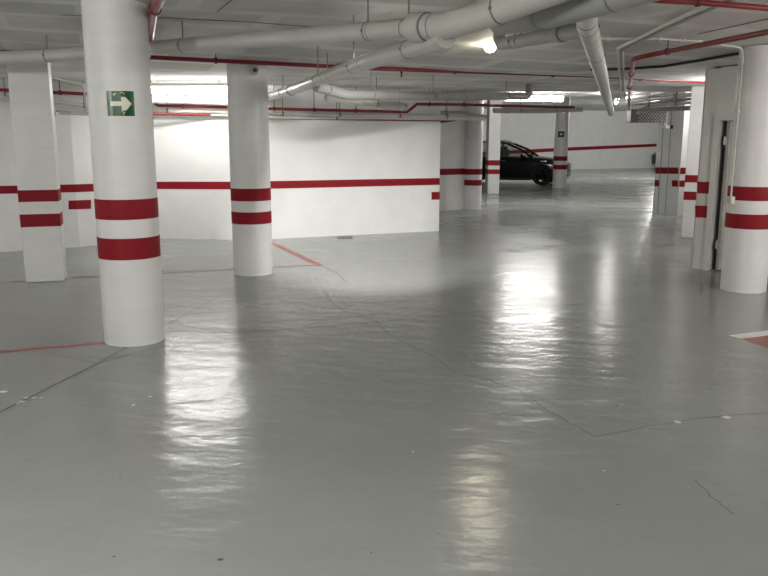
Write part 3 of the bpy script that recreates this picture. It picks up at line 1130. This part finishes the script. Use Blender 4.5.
# ------------------------------------------------------------------ lamps
def tube_lamp(a, b_, label, mat, r=0.055, ceil=None):
    """fluorescent batten: housing, glowing diffuser, two end caps and suspension rods"""
    c = (a + b_) / 2
    root = empty('tube_lamp', (c.x, c.y, c.z))
    tag(root, label, 'lamp')
    d = (b_ - a).normalized()
    rz = math.atan2(d.y, d.x)
    L = (b_ - a).length
    bm = bmesh.new()
    box(bm, c + Vector((0, 0, r * 1.0)), L + 0.04, r * 2.8, r * 0.7, rz, 0.006)
    mk('housing', bm, M['lampwhite'], root)
    bm = bmesh.new()
    sweep(bm, [a, b_], r, 16)
    mk('diffuser', bm, mat, root, True)
    for e, s in ((a, -1), (b_, 1)):
        bm = bmesh.new()
        sweep(bm, [e, e + d * (0.03 * s)], r * 1.04, 16)
        mk('end_cap', bm, M['lampwhite'], root, True)
    for f in (0.2, 0.8):
        p = a.lerp(b_, f)
        top = (ceil or CZ(p.y)) - 0.002
        if top - c.z > r * 1.5:
            bm = bmesh.new()
            sweep(bm, [p + Vector((0, 0, r * 1.2)), Vector((p.x, p.y, top))], 0.005, 8)
            mk('suspension_rod', bm, M['steel'], root)
    return root


tube_lamp(RW(138, 89.0, 0.95), RW(240, 90.0, 0.95), 'bright tube lamp between the nearest column and the camera column', M['tube'], 0.06)
tube_lamp(PD(505, 97.5, 18.4), PD(562, 98.5, 18.7), 'bright tube lamp half hidden behind the grey pipe with the elbow', M['tubefar'], 0.075)
tube_lamp(PD(617.5, 100.5, 17.8), PD(616, 102.6, 19.2), 'bright tube lamp behind the receding white pipe', M['tubethin'], 0.035, ceil=2.5)
# globe lamp
gp = PD(490, 46.5, 7.75)
gl_ = empty('globe_lamp', (gp.x, gp.y, gp.z))
tag(gl_, 'warm glowing globe lamp on the ceiling beside the grey pipe drop', 'lamp')
bm = bmesh.new()
bmesh.ops.create_uvsphere(bm, u_segments=24, v_segments=14, radius=0.06, matrix=Matrix.Translation(gp))
mk('globe', bm, M['globe'], gl_, True)
bm = bmesh.new()
lathe(bm, gp, [(0.045, gp.z + 0.045), (0.075, gp.z + 0.055), (0.075, CZ(gp.y) - 0.001)], 24)
mk('lamp_base', bm, M['lampwhite'], gl_, True)


def lamp(loc, power, col=(1, 0.98, 0.94), rad=0.14):
    l = bpy.data.lights.new('ceiling_lamp_light', 'POINT')
    l.shadow_soft_size = rad
    l.energy = power
    l.color = col
    o = bpy.data.objects.new('ceiling_lamp_light', l)
    COL.objects.link(o)
    o.location = (loc[0], loc[1] * K, loc[2])
    return o


# the lamps of the hall that hang outside the picture
lamp((-3.4, 1.2, 2.40), 140)
lamp((-6.4, 7.0, 2.35), 22)
lamp((6.2, 3.6, 2.40), 190)
lamp((-0.9, 0.3, 2.40), 90)
lamp((4.95, 11.5 / K, 2.30), 24, (1, 0.96, 0.93))
lamp((7.2, 16.5 / K, 2.40), 24, (1, 0.95, 0.93))
lamp((11.8, 30.7, 2.9), 270)
lamp((15.0, 34.0, 2.9), 170)
lamp((3.0, 30.5, 2.9), 200)
# unseen fill spot without a fixture, added to brighten the rear wall
l = bpy.data.lights.new('wall_fill_spot', 'SPOT')
l.spot_size = math.radians(54)
l.spot_blend = 1.0
l.shadow_soft_size = 0.05
l.energy = 950
l.color = (1, 0.99, 0.95)
o = bpy.data.objects.new('wall_fill_spot', l)
COL.objects.link(o)
o.location = P(400, 28, 6.05)
o.rotation_euler = (Vector((-0.55, 13.3, -1.0)) - o.location).to_track_quat('-Z', 'Y').to_euler()


# ------------------------------------------------------------------ the car
def part(name, bm, mat, parent, smooth=True, sub=0):
    o = mk(name, bm, mat, parent, smooth)
    if sub:
        md = o.modifiers.new('sub', 'SUBSURF')
        md.levels = md.render_levels = sub
    return o


def make_car(label):
    root = empty('car', (0, 0, 0))
    tag(root, label, 'car')
    # body loft: (x, bottom, top, half width)
    st = [(-2.27, 0.46, 0.86, 0.66), (-2.22, 0.34, 0.98, 0.78), (-1.95, 0.28, 1.03, 0.87), (-1.35, 0.20, 1.04, 0.91), (-0.5, 0.14, 1.02, 0.915), (0.3, 0.14, 1.01, 0.915),
          (0.9, 0.15, 1.01, 0.91), (1.4, 0.18, 0.98, 0.905), (1.85, 0.19, 0.92, 0.87), (2.12, 0.20, 0.85, 0.80), (2.24, 0.22, 0.74, 0.68), (2.28, 0.40, 0.62, 0.55)]
    bm = bmesh.new()
    rings = []
    for (x, b0, t, w) in st:
        h = [(0, b0), (w * 0.86, b0), (w * 0.97, b0 + 0.10), (w, b0 + (t - b0) * 0.45), (w * 0.985, t - (t - b0) * 0.22), (w * 0.93, t - 0.03), (w * 0.80, t + 0.01), (0, t + 0.035)]
        loop = [(x, y, z) for y, z in h] + [(x, -y, z) for y, z in h[-2:0:-1]]
        rings.append([bm.verts.new(p) for p in loop])
    for a, b_ in zip(rings, rings[1:]):
        n = len(a)
        for k in range(n):
            j = (k + 1) % n
            bm.faces.new((a[k], a[j], b_[j], b_[k]))
    bm.faces.new(rings[0][::-1])
    bm.faces.new(rings[-1])
    body = part('body', bm, M['carpaint'], root, True, 1)
    # roof
    bm = bmesh.new()
    rr = []
    for (x, z, w) in ((-1.92, 1.44, 0.56), (-1.5, 1.525, 0.62), (-0.8, 1.56, 0.645), (-0.2, 1.55, 0.64), (0.12, 1.50, 0.62)):
        loop = [(x, w, z - 0.05), (x, w * 0.9, z), (x, 0, z + 0.03), (x, -w * 0.9, z), (x, -w, z - 0.05), (x, -w * 0.9, z - 0.06), (x, 0, z - 0.035), (x, w * 0.9, z - 0.06)]
        rr.append([bm.verts.new(p) for p in loop])
    for a, b_ in zip(rr, rr[1:]):
        for k in range(8):
            j = (k + 1) % 8
            bm.faces.new((a[k], a[j], b_[j], b_[k]))
    bm.faces.new(rr[0][::-1])
    bm.faces.new(rr[-1])
    part('roof', bm, M['carpaint'], root)
    for s in (1, -1):
        bm = bmesh.new()
        sweep(bm, [Vector((1.02, s * 0.80, 0.99)), Vector((0.6, s * 0.72, 1.27)), Vector((0.10, s * 0.61, 1.47))], 0.038, 8)
        part('front_pillar', bm, M['carpaint'], root)
        bm = bmesh.new()
        sweep(bm, [Vector((-0.28, s * 0.84, 1.0)), Vector((-0.36, s * 0.645, 1.50))], 0.045, 8)
        part('middle_pillar', bm, M['trim'], root)
        bm = bmesh.new()
        sweep(bm, [Vector((-1.30, s * 0.83, 1.0)), Vector((-1.46, s * 0.62, 1.49))], 0.055, 8)
        part('rear_pillar', bm, M['carpaint'], root)
        bm = bmesh.new()
        sweep(bm, [Vector((-2.10, s * 0.74, 1.0)), Vector((-1.86, s * 0.56, 1.42))], 0.075, 8)
        part('rear_pillar', bm, M['carpaint'], root)
        for nm, q in (('front_window', [(0.92, 0.80, 1.02), (-0.26, 0.845, 1.02), (-0.34, 0.65, 1.49), (0.12, 0.62, 1.455)]),
                      ('rear_window', [(-0.30, 0.845, 1.02), (-1.28, 0.835, 1.03), (-1.44, 0.63, 1.48), (-0.38, 0.65, 1.49)]),
                      ('quarter_window', [(-1.33, 0.83, 1.03), (-2.05, 0.76, 1.03), (-1.84, 0.57, 1.41), (-1.48, 0.63, 1.48)])):
            bm = bmesh.new()
            o = [bm.verts.new((x, s * y, z)) for x, y, z in q]
            i_ = [bm.verts.new((x, s * (y - 0.006), z)) for x, y, z in q]
            bm.faces.new(o)
            bm.faces.new(i_[::-1])
            for k in range(4):
                j = (k + 1) % 4
                bm.faces.new((o[k], i_[k], i_[j], o[j]))
            part(nm, bm, M['glass'], root, False)
        bm = bmesh.new()
        sweep(bm, fillet([Vector((-1.6, s * 0.56, 1.53)), Vector((-1.5, s * 0.57, 1.58)), Vector((-0.2, s * 0.585, 1.59)), Vector((0.0, s * 0.575, 1.54))], 0.05), 0.014, 8)
        part('roof_rail', bm, M['chrome'], root)
        bm = bmesh.new()
        box(bm, Vector((0.72, s * 0.98, 1.05)), 0.13, 0.20, 0.13, s * 0.15, 0.035)
        box(bm, Vector((0.75, s * 0.87, 1.02)), 0.06, 0.12, 0.04)
        mir = part('wing_mirror', bm, M['carpaint'], root)
        bm = bmesh.new()
        box(bm, Vector((0.648, s * 0.99, 1.055)), 0.012, 0.15, 0.09, s * 0.15, 0.004)
        part('mirror_glass', bm, M['chrome'], mir)
        for x in (0.0, -1.12):
            bm = bmesh.new()
            box(bm, Vector((x, s * 0.918, 0.86)), 0.18, 0.03, 0.03, 0, 0.01)
            part('door_handle', bm, M['chrome'], root)
        bm = bmesh.new()
        sweep(bm, [Vector((0.9, s * 0.855, 1.005)), Vector((-0.3, s * 0.875, 1.01)), Vector((-1.9, s * 0.80, 1.03))], 0.010, 8)
        part('window_trim', bm, M['chrome'], root)
        bm = bmesh.new()
        sweep(bm, [Vector((1.0, s * 0.875, 0.23)), Vector((-0.95, s * 0.875, 0.23))], 0.055, 8)
        part('sill', bm, M['trim'], root)
        bm = bmesh.new()
        box(bm, Vector((1.46, s * 0.905, 0.86)), 0.22, 0.03, 0.045, 0, 0.012)
        part('fender_trim', bm, M['headlight'], root)
        bm = bmesh.new()
        box(bm, Vector((2.03, s * 0.66, 0.74)), 0.34, 0.26, 0.10, -s * 0.55, 0.03)
        part('headlight', bm, M['headlight'], root)
        bm = bmesh.new()
        box(bm, Vector((-2.14, s * 0.68, 0.84)), 0.18, 0.22, 0.16, s * 0.4, 0.03)
        part('tail_light', bm, M['red'], root)
        for x in (1.40, -1.35):
            bm = bmesh.new()
            arc = [Vector((x + 0.39 * math.cos(t), s * 0.895, 0.34 + 0.39 * math.sin(t))) for t in [PI * k / 14 for k in range(15)]]
            sweep(bm, arc, 0.045, 8)
            part('wheel_arch', bm, M['trim'], root)
            bm = bmesh.new()
            # tyre turned about the axle
            prof = [(0.22, -0.10), (0.33, -0.10), (0.345, -0.07), (0.345, 0.07), (0.33, 0.10), (0.22, 0.10)]
            n = 32
            rg = [[bm.verts.new((x + r * math.cos(2 * PI * k / n), s * 0.84 + y, 0.346 + r * math.sin(2 * PI * k / n))) for k in range(n)] for r, y in prof]
            for a, b_ in zip(rg, rg[1:] + rg[:1]):
                for k in range(n):
                    j = (k + 1) % n
                    bm.faces.new((a[k], a[j], b_[j], b_[k]))
            wh = part('wheel', bm, M['rubber'], root)
            bm = bmesh.new()
            yo = s * 0.925
            for k in range(5):
                t = 2 * PI * k / 5 + 0.3
                sweep(bm, [Vector((x, yo, 0.346)), Vector((x + 0.21 * math.cos(t), yo, 0.346 + 0.21 * math.sin(t)))], [0.03, 0.045], 8)
            circ = [Vector((x + 0.215 * math.cos(2 * PI * k / 24), yo, 0.346 + 0.215 * math.sin(2 * PI * k / 24))) for k in range(25)]
            sweep(bm, circ, 0.016, 8)
            sweep(bm, [Vector((x, yo - 0.08 * s, 0.346)), Vector((x, yo + 0.012 * s, 0.346))], 0.05, 12)
            part('rim', bm, M['alloy'], wh)
    for nm, q in (('windscreen', [(1.0, 0.78, 1.01), (1.0, -0.78, 1.01), (0.13, -0.58, 1.475), (0.13, 0.58, 1.475)]), ('rear_screen', [(-2.14, 0.70, 1.03), (-2.14, -0.70, 1.03), (-1.92, -0.52, 1.40), (-1.92, 0.52, 1.40)])):
        bm = bmesh.new()
        o = [bm.verts.new(p) for p in q]
        i_ = [bm.verts.new((p[0] - 0.006, p[1], p[2])) for p in q]
        bm.faces.new(o)
        bm.faces.new(i_[::-1])
        for k in range(4):
            j = (k + 1) % 4
            bm.faces.new((o[k], i_[k], i_[j], o[j]))
        part(nm, bm, M['glass'], root, False)
    bm = bmesh.new()
    box(bm, Vector((2.235, 0, 0.64)), 0.10, 0.86, 0.24, 0, 0.03)
    gr = part('grille', bm, M['trim'], root)
    bm = bmesh.new()
    for z in (0.58, 0.64, 0.70):
        box(bm, Vector((2.288, 0, z)), 0.012, 0.80, 0.014)
    part('grille_bar', bm, M['steel'], gr)
    bm = bmesh.new()
    box(bm, Vector((2.18, 0, 0.40)), 0.18, 1.30, 0.16, 0, 0.05)
    part('bumper', bm, M['trim'], root)
    for x in (0.05, -1.05):
        for s in ((0.38, -0.38) if x > 0 else (0.38, -0.38)):
            bm = bmesh.new()
            box(bm, Vector((x - 0.18, s, 0.98)), 0.14, 0.46, 0.55, 0, 0.05)
            box(bm, Vector((x - 0.22, s, 1.30)), 0.09, 0.24, 0.15, 0, 0.03)
            part('seat', bm, M['interior'], root)
    return root


def copy_tree(o, parent=None):
    c = o.copy()
    COL.objects.link(c)
    if parent:
        c.parent = parent
    for ch in list(o.children):
        copy_tree(ch, c)
    return c


car = make_car('black car parked behind the square and round columns, nose to the right')
rot = math.radians(-20)
wpos = G(541, 185.4)
R3 = Matrix.Rotation(rot, 3, 'Z')
off = R3 @ Vector((1.40, -0.9, 0))
car.location = Vector((wpos.x - off.x, wpos.y - off.y, 0))
car.rotation_euler = (0, 0, rot)
car2 = copy_tree(car)
car2['label'] = 'dark end of a second car peeking out left of the right pier'
nose = G(648.5, 167.8)
car2.rotation_euler = (0, 0, PI)
car2.location = (nose.x + 2.28, nose.y - 0.4, 0)

# ------------------------------------------------------------------ world and colour
w = bpy.data.worlds.new('world')
S.world = w
w.use_nodes = True
w.node_tree.nodes['Background'].inputs['Color'].default_value = (0.5, 0.5, 0.5, 1)
w.node_tree.nodes['Background'].inputs['Strength'].default_value = 0.05
S.view_settings.view_transform = 'Standard'
S.view_settings.look = 'None'
S.view_settings.gamma = 1
S.view_settings.use_curve_mapping = False
S.view_settings.exposure = 0.6
S.cycles.use_denoising = True
S.cycles.max_bounces = 12
S.cycles.diffuse_bounces = 6
S.cycles.sample_clamp_indirect = 6
